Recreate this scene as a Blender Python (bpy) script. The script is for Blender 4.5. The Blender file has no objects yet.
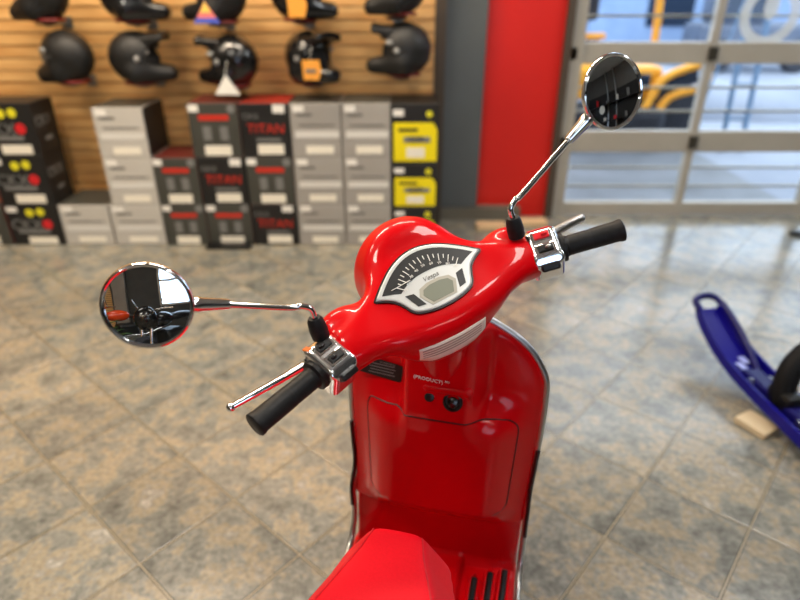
import bpy, bmesh, math, random
import numpy as np
from mathutils import Matrix, Vector
random.seed(7)
scene = bpy.context.scene
COL = scene.collection
PI = math.pi

# ------------------------------------------------------------------ camera
cam_d = bpy.data.cameras.new('camera'); cam = bpy.data.objects.new('camera', cam_d); COL.objects.link(cam)
cam.location = (0, 0, 1.57); cam.rotation_euler = (math.radians(90 - 27.5), 0, 0)
cam_d.sensor_width = 36; cam_d.lens = 27.0; cam_d.clip_start = .02; cam_d.clip_end = 200
cam_d.dof.use_dof = True; cam_d.dof.focus_distance = 1.02; cam_d.dof.aperture_fstop = 2.0
scene.camera = cam

# ------------------------------------------------------------------ world, light, exposure
scene.view_settings.view_transform = 'Standard'; scene.view_settings.look = 'None'
scene.view_settings.gamma = 1; scene.view_settings.use_curve_mapping = False
scene.view_settings.exposure = 0.0
W = bpy.data.worlds.new('world'); scene.world = W; W.use_nodes = True
wn = W.node_tree.nodes; wl = W.node_tree.links
bg = wn['Background']; bg.inputs['Strength'].default_value = 4.4
tc = wn.new('ShaderNodeTexCoord'); sx = wn.new('ShaderNodeSeparateXYZ'); cr = wn.new('ShaderNodeValToRGB')
wl.new(tc.outputs['Generated'], sx.inputs[0]); wl.new(sx.outputs['Z'], cr.inputs[0]); wl.new(cr.outputs[0], bg.inputs['Color'])
cr.color_ramp.elements[0].color = (.55, .70, .95, 1); cr.color_ramp.elements[1].color = (.85, .93, 1, 1)

def area(name, loc, size, power, color, rot=(0, 0, 0)):
    l = bpy.data.lights.new(name, 'AREA'); l.shape = 'RECTANGLE'; l.size, l.size_y = size; l.energy = power; l.color = color
    o = bpy.data.objects.new(name, l); COL.objects.link(o); o.location = loc; o.rotation_euler = rot
    return o
CEIL = 3.4
for (x, y, pw, c, sz) in [(-1.7, 2.9, 78, (1, .82, .62), (1.2, .3)), (-3.2, 2.2, 50, (1, .82, .62), (1.2, .3)), (-.2, 3.0, 50, (1, .86, .68), (1.2, .3)),
                          (-1.8, .5, 46, (1, .91, .78), (1.2, .3)), (.72, .95, 34, (1, .95, .88), (.34, 1.2)), (-1.5, -2.2, 16, (1, .92, .82), (1.2, .3)), (1.6, -1.8, 14, (1, .95, .88), (1.2, .3)),
                          (2.6, 2.9, 40, (.93, .97, 1), (1.2, .3)), (3.9, 1.4, 40, (.93, .97, 1), (1.2, .3))]:  # cool pair added to brighten the floor and frame near the glazed door
    area('ceiling_and_fill_lamp', (x, y, CEIL - .06), sz, pw, c)

# ------------------------------------------------------------------ materials
def lin(c):
    return tuple(((v / 12.92) if v <= .04045 else ((v + .055) / 1.055) ** 2.4) for v in [x / 255 for x in c])
def mat(name, rgb, rough=.5, metal=0., coat=0., emit=None, es=0., trans=0., ior=1.45, spec=.5):
    m = bpy.data.materials.new(name); m.use_nodes = True
    b = m.node_tree.nodes['Principled BSDF']
    b.inputs['Base Color'].default_value = (*lin(rgb), 1); b.inputs['Roughness'].default_value = rough
    b.inputs['Metallic'].default_value = metal; b.inputs['Coat Weight'].default_value = coat
    b.inputs['Coat Roughness'].default_value = .03
    b.inputs['Transmission Weight'].default_value = trans; b.inputs['IOR'].default_value = ior
    b.inputs['Specular IOR Level'].default_value = spec
    if emit: b.inputs['Emission Color'].default_value = (*lin(emit), 1); b.inputs['Emission Strength'].default_value = es
    return m
def nodes(m): return m.node_tree.nodes, m.node_tree.links, m.node_tree.nodes['Principled BSDF']
def noisy(name, c1, c2, scale=8, rough=.5, stretch=(1, 1, 1), bump=0., detail=5, **k):
    m = mat(name, c1, rough, **k); n, l, b = nodes(m)
    t = n.new('ShaderNodeTexCoord'); mp = n.new('ShaderNodeMapping'); mp.inputs['Scale'].default_value = stretch
    nz = n.new('ShaderNodeTexNoise'); nz.inputs['Scale'].default_value = scale; nz.inputs['Detail'].default_value = detail
    r = n.new('ShaderNodeValToRGB'); r.color_ramp.elements[0].position = .3; r.color_ramp.elements[1].position = .7
    r.color_ramp.elements[0].color = (*lin(c1), 1); r.color_ramp.elements[1].color = (*lin(c2), 1)
    l.new(t.outputs['Object'], mp.inputs[0]); l.new(mp.outputs[0], nz.inputs[0]); l.new(nz.outputs['Fac'], r.inputs[0]); l.new(r.outputs[0], b.inputs['Base Color'])
    if bump:
        bp = n.new('ShaderNodeBump'); bp.inputs['Strength'].default_value = bump; bp.inputs['Distance'].default_value = .002
        l.new(nz.outputs['Fac'], bp.inputs['Height']); l.new(bp.outputs[0], b.inputs['Normal'])
    return m

RED = mat('red_paint', (208, 2, 13), .32, coat=.42, spec=.08)
SEATM = noisy('red_vinyl', (218, 6, 26), (226, 9, 31), 300, .55, bump=.2, spec=.2)
CHROME = mat('chrome', (232, 232, 235), .09, metal=1)
SATIN = mat('satin_metal', (190, 190, 188), .3, metal=1)
SILVER = mat('silver_plastic', (206, 208, 206), .32, metal=.25)
BCHR = mat('brushed_chrome', (240, 240, 242), .2, metal=1)
MIRROR = mat('mirror_silver', (235, 238, 238), .015, metal=1)
RUBBER = noisy('black_rubber', (20, 20, 21), (30, 30, 31), 120, .5, spec=.3)
BLACKP = mat('black_plastic', (18, 18, 19), .35)
DIAL = mat('dial_black', (26, 28, 30), .4)
LCD = mat('lcd_glass', (128, 132, 118), .25)
WHITE = mat('white_print', (235, 232, 225), .5)
PINKISH = mat('sticker_cream', (244, 224, 210), .45)
STICKTXT = mat('sticker_text', (190, 158, 144), .5)
REDBTN = mat('red_button', (225, 25, 40), .3)
GREYP = mat('grey_print', (120, 120, 118), .5)
ORANGEP = mat('orange_mark', (235, 120, 50), .4)

# floor: rotated square stone tiles
FLOOR = mat('stone_tile', (120, 115, 105), .3)
def build_floor():
    n, l, b = nodes(FLOOR)
    def math_(op, a, bb=None):
        m = n.new('ShaderNodeMath'); m.operation = op
        for i, v in enumerate((a, bb)):
            if v is None: continue
            if isinstance(v, (int, float)): m.inputs[i].default_value = v
            else: l.new(v, m.inputs[i])
        return m.outputs[0]
    t = n.new('ShaderNodeTexCoord'); s = n.new('ShaderNodeSeparateXYZ'); l.new(t.outputs['Object'], s.inputs[0])
    ca, sa = .656, .755; T = .345
    u = math_('SUBTRACT', math_('DIVIDE', math_('ADD', math_('MULTIPLY', s.outputs[0], ca), math_('MULTIPLY', s.outputs[1], sa)), T), .236)
    v = math_('SUBTRACT', math_('DIVIDE', math_('ADD', math_('MULTIPLY', s.outputs[0], -sa), math_('MULTIPLY', s.outputs[1], ca)), T), .147)
    def edge(q):
        fr = math_('FRACT', q); return math_('MINIMUM', fr, math_('SUBTRACT', 1.0, fr))
    d = math_('MINIMUM', edge(u), edge(v))
    mr = n.new('ShaderNodeMapRange'); mr.inputs['From Min'].default_value = .012; mr.inputs['From Max'].default_value = .017; l.new(d, mr.inputs[0])
    cid = n.new('ShaderNodeCombineXYZ'); l.new(math_('FLOOR', u), cid.inputs[0]); l.new(math_('FLOOR', v), cid.inputs[1])
    wnz = n.new('ShaderNodeTexWhiteNoise'); wnz.noise_dimensions = '3D'; l.new(cid.outputs[0], wnz.inputs['Vector'])
    sc = n.new('ShaderNodeVectorMath'); sc.operation = 'SCALE'; sc.inputs['Scale'].default_value = 7.0; l.new(wnz.outputs['Color'], sc.inputs[0])
    ad = n.new('ShaderNodeVectorMath'); ad.operation = 'ADD'; l.new(t.outputs['Object'], ad.inputs[0]); l.new(sc.outputs[0], ad.inputs[1])
    n1 = n.new('ShaderNodeTexNoise'); n1.inputs['Scale'].default_value = 8.0; n1.inputs['Detail'].default_value = 7; n1.inputs['Roughness'].default_value = .7; n1.inputs['Distortion'].default_value = .2; l.new(ad.outputs[0], n1.inputs[0])
    r = n.new('ShaderNodeValToRGB'); e = r.color_ramp.elements
    e[0].position = .27; e[0].color = (*lin((84, 85, 80)), 1); e[1].position = .74; e[1].color = (*lin((190, 184, 170)), 1)
    for p, c in ((.40, (110, 111, 105)), (.49, (128, 128, 121)), (.56, (150, 139, 117)), (.63, (136, 134, 127))):
        q = e.new(p); q.color = (*lin(c), 1)
    l.new(n1.outputs['Fac'], r.inputs[0])
    n2 = n.new('ShaderNodeTexNoise'); n2.inputs['Scale'].default_value = 55; n2.inputs['Detail'].default_value = 7; l.new(ad.outputs[0], n2.inputs[0])
    mx = n.new('ShaderNodeMix'); mx.data_type = 'RGBA'; mx.blend_type = 'OVERLAY'; mx.inputs[0].default_value = .55
    l.new(r.outputs[0], mx.inputs[6]); l.new(n2.outputs['Fac'], mx.inputs[7])
    mg = n.new('ShaderNodeMix'); mg.data_type = 'RGBA'; mg.inputs[6].default_value = (*lin((66, 62, 53)), 1)
    tv = n.new('ShaderNodeMapRange'); tv.inputs['To Min'].default_value = .86; tv.inputs['To Max'].default_value = 1.12; l.new(wnz.outputs['Value'], tv.inputs[0])
    mv = n.new('ShaderNodeVectorMath'); mv.operation = 'SCALE'; l.new(mx.outputs[2], mv.inputs[0]); l.new(tv.outputs[0], mv.inputs['Scale'])
    l.new(mr.outputs[0], mg.inputs[0]); l.new(mv.outputs[0], mg.inputs[7])
    gc = n.new('ShaderNodeMapRange'); gc.inputs['From Min'].default_value = .005; gc.inputs['From Max'].default_value = .008; l.new(d, gc.inputs[0])
    mc_ = n.new('ShaderNodeMix'); mc_.data_type = 'RGBA'; mc_.inputs[6].default_value = (*lin((158, 149, 128)), 1)
    l.new(gc.outputs[0], mc_.inputs[0]); l.new(mg.outputs[2], mc_.inputs[7]); l.new(mc_.outputs[2], b.inputs['Base Color'])
    bp = n.new('ShaderNodeBump'); bp.inputs['Strength'].default_value = .5; bp.inputs['Distance'].default_value = .003
    l.new(mr.outputs[0], bp.inputs['Height']); l.new(bp.outputs[0], b.inputs['Normal'])
    rr = n.new('ShaderNodeMapRange'); rr.inputs['To Min'].default_value = .12; rr.inputs['To Max'].default_value = .28; b.inputs['Specular IOR Level'].default_value = 1.0; l.new(n2.outputs['Fac'], rr.inputs[0]); l.new(rr.outputs[0], b.inputs['Roughness'])
build_floor()

# slat wall: planks in horizontal courses
SLAT = mat('slat_wood', (206, 142, 72), .42)
def build_slat():
    n, l, b = nodes(SLAT)
    t = n.new('ShaderNodeTexCoord'); mp = n.new('ShaderNodeMapping'); mp.inputs['Scale'].default_value = (2.2, 2, 26); l.new(t.outputs['Object'], mp.inputs[0])
    nz = n.new('ShaderNodeTexNoise'); nz.inputs['Scale'].default_value = 1.6; nz.inputs['Detail'].default_value = 6; l.new(mp.outputs[0], nz.inputs[0])
    r = n.new('ShaderNodeValToRGB'); e = r.color_ramp.elements; e[0].position = .3; e[0].color = (*lin((210, 153, 88)), 1); e[1].position = .72; e[1].color = (*lin((238, 192, 126)), 1)
    l.new(nz.outputs['Fac'], r.inputs[0]); l.new(r.outputs[0], b.inputs['Base Color'])
build_slat()
GROOVE = mat('groove_glint', (176, 126, 74), .4)  # lightened tone stands in for light reflected along the grooves
PILLAR = noisy('grey_pillar_paint', (84, 88, 88), (90, 94, 94), 3, .5)
REDWALL = noisy('red_wall_paint', (204, 26, 14), (210, 30, 16), 3, .42)
WALLP = noisy('wall_paint', (150, 146, 138), (158, 154, 146), 3, .6)
CEILP = noisy('ceiling_paint', (176, 174, 168), (184, 182, 176), 3, .8)
ALU = noisy('door_aluminium', (172, 164, 150), (180, 172, 158), 6, .38, metal=.2)
DARKTRIM = mat('dark_trim', (74, 62, 50), .5)
GLASS = mat('clear_glass', (245, 250, 250), .0, trans=1.0, ior=1.05)
SNOW = noisy('packed_snow', (118, 124, 138), (138, 144, 156), 1.2, .8)
SLUSH = noisy('grey_slush', (88, 90, 95), (120, 123, 130), 1.6, .7)

# ------------------------------------------------------------------ mesh helpers
def link(name, me, m, parent=None, smooth=False, mw=None):
    o = bpy.data.objects.new(name, me); COL.objects.link(o)
    if m is not None:
        me.materials.clear(); me.materials.append(m)
    if smooth: me.polygons.foreach_set('use_smooth', [True] * len(me.polygons))
    if parent is not None: o.parent = parent
    if mw is not None: o.matrix_local = mw
    return o
def from_bm(name, bm, m, parent=None, smooth=False, mw=None):
    bmesh.ops.recalc_face_normals(bm, faces=bm.faces)
    me = bpy.data.meshes.new(name); bm.to_mesh(me); bm.free()
    return link(name, me, m, parent, smooth, mw)
def bm_box(bm, c, s, R=None, bevel=0., seg=2):
    M = Matrix.Translation(c) @ (R.to_4x4() if R is not None else Matrix()) @ Matrix.Diagonal((*s, 1))
    r = bmesh.ops.create_cube(bm, size=1, matrix=M)
    if bevel:
        es = list({e for v in r['verts'] for e in v.link_edges})
        bmesh.ops.bevel(bm, geom=es, offset=bevel, segments=seg, affect='EDGES', profile=.5)
def box(name, c, s, m, parent=None, R=None, bevel=0., seg=2, mw=None):
    bm = bmesh.new(); bm_box(bm, c, s, R, bevel, seg)
    return from_bm(name, bm, m, parent, False, mw)
def boxes(name, L, m, parent=None, bevel=0., mw=None):
    bm = bmesh.new()
    for c, s in L: bm_box(bm, c, s, None, bevel)
    return from_bm(name, bm, m, parent, False, mw)
def frame_of(d):
    d = d.normalized(); a = Vector((0, 0, 1)) if abs(d.z) < .9 else Vector((1, 0, 0))
    u = d.cross(a).normalized(); return u, d.cross(u).normalized()
def smooth_path(P, sub=6):
    P = [Vector(p) for p in P]; out = []
    for i in range(len(P) - 1):
        a, b, c, d = P[max(i - 1, 0)], P[i], P[i + 1], P[min(i + 2, len(P) - 1)]
        for k in range(sub):
            t = k / sub
            out.append(.5 * ((2 * b) + (c - a) * t + (2 * a - 5 * b + 4 * c - d) * t * t + (3 * b - a - 3 * c + d) * t ** 3))
    return out + [P[-1]]
def bm_tube(bm, P, r, n=12, closed=False, cap=True):
    P = [Vector(p) for p in P]; N = len(P)
    rs = r if isinstance(r, (list, tuple)) else [r] * N
    rings = []; u = None
    for i in range(N):
        if closed: d = P[(i + 1) % N] - P[i - 1]
        else: d = P[min(i + 1, N - 1)] - P[max(i - 1, 0)]
        if d.length < 1e-9: d = Vector((0, 0, 1))
        d.normalize()
        if u is None: u, v = frame_of(d)
        else:
            u = (u - d * u.dot(d)); u = u.normalized() if u.length > 1e-6 else frame_of(d)[0]
            v = d.cross(u)
        rings.append([bm.verts.new(P[i] + (u * math.cos(2 * PI * k / n) + v * math.sin(2 * PI * k / n)) * rs[i]) for k in range(n)])
    for i in range(N if closed else N - 1):
        A, B = rings[i], rings[(i + 1) % N]
        for k in range(n): bm.faces.new((A[k], A[(k + 1) % n], B[(k + 1) % n], B[k]))
    if cap and not closed:
        bm.faces.new(rings[0][::-1]); bm.faces.new(rings[-1])
def tube(name, P, r, m, parent=None, n=12, closed=False, mw=None, smooth=True):
    bm = bmesh.new(); bm_tube(bm, P, r, n, closed)
    o = from_bm(name, bm, m, parent, smooth, mw)
    if smooth: sharp(o)
    return o
def sharp(o, ang=40):
    bm = bmesh.new(); bm.from_mesh(o.data)
    for e in bm.edges:
        if len(e.link_faces) == 2 and e.calc_face_angle(0) > math.radians(ang): e.smooth = False
    bm.to_mesh(o.data); bm.free()
def prism(name, P2, z0, z1, m, parent=None, bevel=0., mw=None, hole=None):
    """outline in the xy plane raised from z0 to z1"""
    bm = bmesh.new()
    if hole is None:
        f = bm.faces.new([bm.verts.new((x, y, z0)) for x, y in P2])
        r = bmesh.ops.extrude_face_region(bm, geom=[f]); bmesh.ops.translate(bm, vec=(0, 0, z1 - z0), verts=[v for v in r['geom'] if isinstance(v, bmesh.types.BMVert)])
    else:
        n = len(P2); A = [bm.verts.new((x, y, z0)) for x, y in P2]; B = [bm.verts.new((x, y, z1)) for x, y in P2]
        C = [bm.verts.new((x, y, z0)) for x, y in hole]; D = [bm.verts.new((x, y, z1)) for x, y in hole]
        for i in range(n):
            j = (i + 1) % n
            for q in ((A[i], A[j], B[j], B[i]), (C[j], C[i], D[i], D[j]), (B[i], B[j], D[j], D[i]), (A[j], A[i], C[i], C[j])): bm.faces.new(q)
    if bevel:
        bmesh.ops.recalc_face_normals(bm, faces=bm.faces)
        es = [e for e in bm.edges if len(e.link_faces) == 2 and e.calc_face_angle(0) > .9 and min(v.co.z for v in e.verts) > z1 - 1e-6]
        bmesh.ops.bevel(bm, geom=es, offset=bevel, segments=2, affect='EDGES', profile=.5)
    return from_bm(name, bm, m, parent, False, mw)
def lathe(name, prof, m, parent=None, n=32, mw=None, smooth=True):
    """profile (radius, z) about local z"""
    bm = bmesh.new(); rings = []
    for r, z in prof:
        rings.append([bm.verts.new((r * math.cos(2 * PI * k / n), r * math.sin(2 * PI * k / n), z)) for k in range(n)] if r > 1e-6 else [bm.verts.new((0, 0, z))])
    for A, B in zip(rings, rings[1:]):
        for k in range(n):
            j = (k + 1) % n
            if len(A) == 1: bm.faces.new((A[0], B[j], B[k])) if len(B) > 1 else None
            elif len(B) == 1: bm.faces.new((A[k], A[j], B[0]))
            else: bm.faces.new((A[k], A[j], B[j], B[k]))
    for R in (rings[0], rings[-1]):
        if len(R) > 1: bm.faces.new(R)
    o = from_bm(name, bm, m, parent, smooth, mw)
    if smooth: sharp(o)
    return o
def axis_matrix(o, z, xhint=(1, 0, 0)):
    z = Vector(z).normalized(); x = Vector(xhint); x = (x - z * x.dot(z)).normalized(); y = z.cross(x)
    M = Matrix((x, y, z)).transposed().to_4x4(); M.translation = Vector(o); return M
def text(name, s, size, m, parent, mw, ex=.0004, align='CENTER', shear=0.):
    c = bpy.data.curves.new(name, 'FONT'); c.body = s; c.size = size; c.extrude = ex; c.align_x = align; c.align_y = 'CENTER'; c.resolution_u = 2; c.shear = shear
    t = bpy.data.objects.new(name, c); COL.objects.link(t)
    me = bpy.data.meshes.new_from_object(t.evaluated_get(bpy.context.evaluated_depsgraph_get()))
    bpy.data.objects.remove(t); bpy.data.curves.remove(c)
    return link(name, me, m, parent, False, mw)
def empty(name, loc=(0, 0, 0), rz=0.):
    o = bpy.data.objects.new(name, None); COL.objects.link(o); o.location = loc; o.rotation_euler = (0, 0, rz); o.empty_display_size = .1
    return o
def tag(o, label, cat, group=None):
    o['label'] = label; o['category'] = cat
    if group: o['group'] = group
    return o
def struct(o): o['kind'] = 'structure'; return o

# implicit surfaces -> quads (surface nets) for the moulded shells
def smin(a, b, k):
    h = np.clip(.5 + .5 * (b - a) / k, 0, 1); return b + (a - b) * h - k * h * (1 - h)
def smax(a, b, k): return -smin(-a, -b, k)
def ss(a, b, x):
    t = np.clip((x - a) / (b - a), 0, 1); return t * t * (3 - 2 * t)
def ell(x, y, z, c, r):
    k0 = np.sqrt(((x - c[0]) / r[0]) ** 2 + ((y - c[1]) / r[1]) ** 2 + ((z - c[2]) / r[2]) ** 2)
    k1 = np.sqrt(((x - c[0]) / r[0] ** 2) ** 2 + ((y - c[1]) / r[1] ** 2) ** 2 + ((z - c[2]) / r[2] ** 2) ** 2) + 1e-9
    return k0 * (k0 - 1) / k1
def rbox(x, y, z, c, s, r):
    qx, qy, qz = np.abs(x - c[0]) - s[0] + r, np.abs(y - c[1]) - s[1] + r, np.abs(z - c[2]) - s[2] + r
    return np.sqrt(np.maximum(qx, 0) ** 2 + np.maximum(qy, 0) ** 2 + np.maximum(qz, 0) ** 2) + np.minimum(np.maximum(qx, np.maximum(qy, qz)), 0) - r
def caps(x, y, z, a, b, r0, r1):
    a, b = np.array(a, float), np.array(b, float); d = b - a
    t = np.clip(((x - a[0]) * d[0] + (y - a[1]) * d[1] + (z - a[2]) * d[2]) / (d @ d), 0, 1)
    return np.sqrt((x - a[0] - t * d[0]) ** 2 + (y - a[1] - t * d[1]) ** 2 + (z - a[2] - t * d[2]) ** 2) - (r0 + (r1 - r0) * t)
def nets(fn, lo, hi, h):
    ax = [np.arange(l, u + h, h) for l, u in zip(lo, hi)]
    X, Y, Z = np.meshgrid(*ax, indexing='ij'); V = fn(X, Y, Z); I = V < 0
    nx, ny, nz = V.shape; acc = np.zeros((nx - 1, ny - 1, nz - 1, 3)); cnt = np.zeros((nx - 1, ny - 1, nz - 1))
    G = np.stack([X, Y, Z], -1)
    corner = [(i, j, k) for i in (0, 1) for j in (0, 1) for k in (0, 1)]
    sl = lambda A, c: A[c[0]:nx - 1 + c[0], c[1]:ny - 1 + c[1], c[2]:nz - 1 + c[2]]
    for a in corner:
        for axi in range(3):
            if a[axi] == 0:
                b = list(a); b[axi] = 1
                va, vb = sl(V, a), sl(V, b); m = (va < 0) != (vb < 0)
                t = np.where(m, va / np.where(m, va - vb, 1), 0)[..., None]
                acc += np.where(m[..., None], sl(G, a) * (1 - t) + sl(G, b) * t, 0); cnt += m
    act = cnt > 0; idx = -np.ones(act.shape, int); idx[act] = np.arange(act.sum())
    P = acc[act] / cnt[act][:, None]
    F = []
    for axi in range(3):
        o1, o2 = (axi + 1) % 3, (axi + 2) % 3
        n = [nx, ny, nz]; A = [slice(1, n[q] - 1) for q in range(3)]; A[axi] = slice(0, n[axi] - 1)
        B = list(A); B[axi] = slice(1, n[axi])
        ia, ib = I[tuple(A)], I[tuple(B)]; ch = np.argwhere(ia != ib); st = ia[ia != ib]
        base = ch + np.array([0 if q == axi else 1 for q in range(3)])
        def g(d1, d2):
            q = base.copy(); q[:, o1] -= d1; q[:, o2] -= d2; return idx[q[:, 0], q[:, 1], q[:, 2]]
        Q = np.stack([g(1, 1), g(0, 1), g(0, 0), g(1, 0)], 1); Q[~st] = Q[~st][:, ::-1]; F.append(Q)
    F = np.concatenate(F); F = F[(F >= 0).all(1)]
    e = h * .25
    for _ in range(3):
        x, y, z = P.T; v = fn(x, y, z)
        g = np.stack([fn(x + e, y, z) - fn(x - e, y, z), fn(x, y + e, z) - fn(x, y - e, z), fn(x, y, z + e) - fn(x, y, z - e)], 1) / (2 * e)
        g2 = np.maximum((g ** 2).sum(1), .05); P = P - np.clip(v / g2, -h, h)[:, None] * g * .9
    return P, F
def shell(name, fn, lo, hi, h, m, parent=None, mw=None):
    P, F = nets(fn, lo, hi, h)
    me = bpy.data.meshes.new(name); me.from_pydata(P.tolist(), [], F.tolist()); me.update()
    return link(name, me, m, parent, True, mw)
def march(fn, p, d, tmax=.4):
    """distance along d from p to the surface of fn"""
    p = np.array(p, float); d = np.array(d, float); d /= np.linalg.norm(d); ts = np.linspace(0, tmax, 900)
    v = fn(*(p[:, None] + d[:, None] * ts)); i = np.argmax(v < 0)
    t0, t1 = ts[max(i - 1, 0)], ts[i]
    for _ in range(20):
        tm = .5 * (t0 + t1)
        if fn(*[np.array([q]) for q in p + d * tm])[0] < 0: t1 = tm
        else: t0 = tm
    return p + d * t1

# ================================================================== THE ROOM
YB = 4.45
struct(box('floor', (.5, -.25, -.05), (10, 9.4, .1), FLOOR))
struct(box('ceiling', (.5, -.25, CEIL + .05), (10, 9.4, .1), CEILP))
struct(box('wall_left', (-4.45, -.25, CEIL / 2), (.1, 9.4, CEIL), noisy('left_wall_paint', (96, 92, 86), (104, 100, 94), 3, .6)))
WALLD = noisy('grey_wall_paint', (96, 94, 90), (104, 102, 98), 3, .6)
struct(box('wall_right', (5.45, -.25, CEIL / 2), (.1, 9.4, CEIL), WALLD))
# back wall: panel with the slats, grey pillar, red bay, then the glazed overhead door
struct(box('wall_back', (-2.07, YB + .05, CEIL / 2), (4.7, .12, CEIL), WALLP))
bm = bmesh.new(); pit = .0762; z = .02; k = 0
while z < 2.9:
    bm_box(bm, (-2.05, YB - .195, z + (pit - .009) / 2), (4.55, .03, pit - .009)); z += pit
slat = struct(from_bm('trim_1', bm, SLAT))
struct(box('trim_2', (-2.05, YB - .165, 1.46), (4.55, .03, 2.9), GROOVE))
struct(box('trim_3', (.262, YB - .11, 1.5), (.07, .22, 3.0), DARKTRIM))
struct(box('trim_4', (.437, YB - .045, CEIL / 2 + .05), (.28, .10, CEIL - .1), PILLAR))
struct(box('baseboard_back', (.60, YB - .055, .045), (.62, .11, .09), noisy('plinth_grey', (104, 98, 84), (112, 106, 92), 5, .6)))
struct(box('wall_red', (.85, YB + .01, CEIL / 2), (.55, .06, CEIL), REDWALL))
struct(box('trim_5', (1.135, YB - .01, CEIL / 2), (.05, .12, CEIL), DARKTRIM))
# glazed sectional door
door = struct(empty('door_1', (0, YB, 0)))
def dpart(name, L, m, bevel=.006): return boxes(name, L, m, door, bevel)
DX0, DX1 = 1.16, 5.4
XM = (2.15, 3.10, 4.05, 5.0)
dpart('jamb', [((1.205, .02, 1.3), (.10, .10, 2.6))], ALU)
for zc, hh in ((.05, .10), (.565, .155), (1.17, .14), (1.76, .14), (2.4, .2)):
    dpart('rail', [(((DX0 + DX1) / 2, .03, zc), (DX1 - DX0, .06, hh))], ALU)
for x in XM: dpart('mullion', [((x, .03, 1.25), (.055, .07, 2.5))], ALU)
for zc in (.21, .355, .77, .935, 1.40, 1.56): dpart('grille_bar', [(((DX0 + DX1) / 2, .075, zc), (DX1 - DX0, .016, .018))], ALU, .003)
KNOB = mat('hinge_dark', (70, 66, 58), .4, metal=.5)
for zc in (.565, 1.17):
    for x in (1.19, *XM[:2]): dpart('hinge_plate', [((x, -.015, zc), (.06, .03, .09))], KNOB)
xs = [1.25] + list(XM) + [DX1]
for z0, z1 in ((.10, .4875), (.6425, 1.10), (1.24, 1.69), (1.83, 2.3)):
    for a, b in zip(xs, xs[1:]): box('glass_pane', ((a + b) / 2, .03, (z0 + z1) / 2), (b - a - .05, .006, z1 - z0), GLASS, door)
RINGM = mat('frosted_decal', (225, 226, 222), .6); RINGM.node_tree.nodes['Principled BSDF'].inputs['Alpha'].default_value = .5
prism('ring_decal', [(.20 * math.cos(a * PI / 24), .20 * math.sin(a * PI / 24)) for a in range(48)], 0, .002, RINGM, door,
      hole=[(.135 * math.cos(a * PI / 24), .135 * math.sin(a * PI / 24)) for a in range(48)], mw=Matrix.Translation((2.49, .02, 1.41)) @ Matrix.Rotation(PI / 2, 4, 'X'))
prism('decal_core', [(.05 * math.cos(a * PI / 12), .085 * math.sin(a * PI / 12)) for a in range(24)], 0, .002, RINGM, door,
      mw=Matrix.Translation((2.49, .02, 1.46)) @ Matrix.Rotation(PI / 2, 4, 'X'))
struct(box('wall_above', (3.25, YB + .06, 2.95), (4.4, .12, .9), WALLP))
# wall behind the viewer with a wide window and a plain panel of slats
DARKW = noisy('charcoal_wall_paint', (58, 58, 56), (66, 65, 62), 3, .6)
struct(box('wall_front', (-2.3, -4.95, CEIL / 2), (4.4, .1, CEIL), DARKW))
struct(boxes('wall_front_window_side', [((2.65, -4.95, .45), (5.5, .1, .9)), ((2.65, -4.95, 3.1), (5.5, .1, .6)), ((3.8, -4.95, 1.85), (3.2, .1, 1.9))], DARKW)).name = 'wall_front_lower'
win = struct(empty('window_1', (0, -4.93, 0)))
for x in (-.08, 1.05, 2.2): box('window_frame', (x, 0, 1.85), (.08, .1, 1.9), ALU, win)
for zc in (.93, 1.9, 2.77): box('window_rail', (1.06, 0, zc), (2.3, .1, .07), ALU, win)
for a, b in ((-.04, 1.01), (1.09, 2.16)): box('window_glass', ((a + b) / 2, 0, 1.85), (b - a, .006, 1.8), GLASS, win)
# ------------------------------------------------------------------ outside
struct(box('ground_outside', (4, 24, -.11), (60, 38.9, .1), SNOW)).name = 'ground'
struct(box('ground_slush', (1.9, 5.75, -.05), (2.7, 2.2, .03), SLUSH)).name = 'trim_6'
YEL = noisy('yellow_machine_paint', (232, 158, 40), (240, 170, 52), 4, .4)
TYRE = noisy('tyre_rubber', (34, 36, 44), (46, 48, 56), 9, .7)
CABGL = mat('cab_window', (40, 50, 66), .12)
ld = tag(empty('loader', (2.35, 6.9, -.06)), 'yellow loader with dark tyres standing in the snow outside the glazed door', 'loader')
box('body', (-.1, .3, .72), (1.1, .9, .34), YEL, ld, bevel=.05)
box('engine_panel', (.0, -.17, .74), (.62, .06, .16), CABGL, ld, bevel=.02)
box('track_skirt', (-.25, -.1, .35), (1.5, .5, .3), TYRE, ld, bevel=.1, seg=3)
bm = bmesh.new(); bm_tube(bm, smooth_path([(.18, -.25, .26), (.30, -.25, .55), (.44, -.25, .80), (.82, -.25, .93), (.86, -.25, .86), (.83, -.25, .70), (.52, -.25, .60), (.36, -.25, .36), (.30, -.25, .26)], 4), .042, 10)
from_bm('lift_arm', bm, YEL, ld, True)
box('arm_panel', (.62, -.22, .76), (.34, .04, .16), CABGL, ld, R=Matrix.Rotation(-.35, 3, 'Y'), bevel=.02)
for x, y in ((.62, .1), (-.75, .1)):
    lathe('wheel', [(.0, -.16), (.2, -.16), (.34, -.13), (.38, -.06), (.38, .06), (.34, .13), (.2, .16), (0, .16)], TYRE, ld, 28, mw=Matrix.Translation((x, y, .38)) @ Matrix.Rotation(PI / 2, 4, 'X'))
box('cab_post', (.38, .15, 1.55), (.07, .07, 1.15), YEL, ld, R=Matrix.Rotation(-.06, 3, 'Y'), bevel=.015)
box('cab_post', (-.62, .15, 1.45), (.07, .07, 1.15), YEL, ld, bevel=.015)
box('cab_sill', (-.4, .12, 1.17), (.5, .08, .06), YEL, ld, bevel=.015)
box('cab_window', (-.38, .2, 1.02), (.42, .05, .22), CABGL, ld, bevel=.02)
box('seat_back', (-.36, .35, 1.48), (.34, .1, .34), TYRE, ld, bevel=.04)
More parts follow.
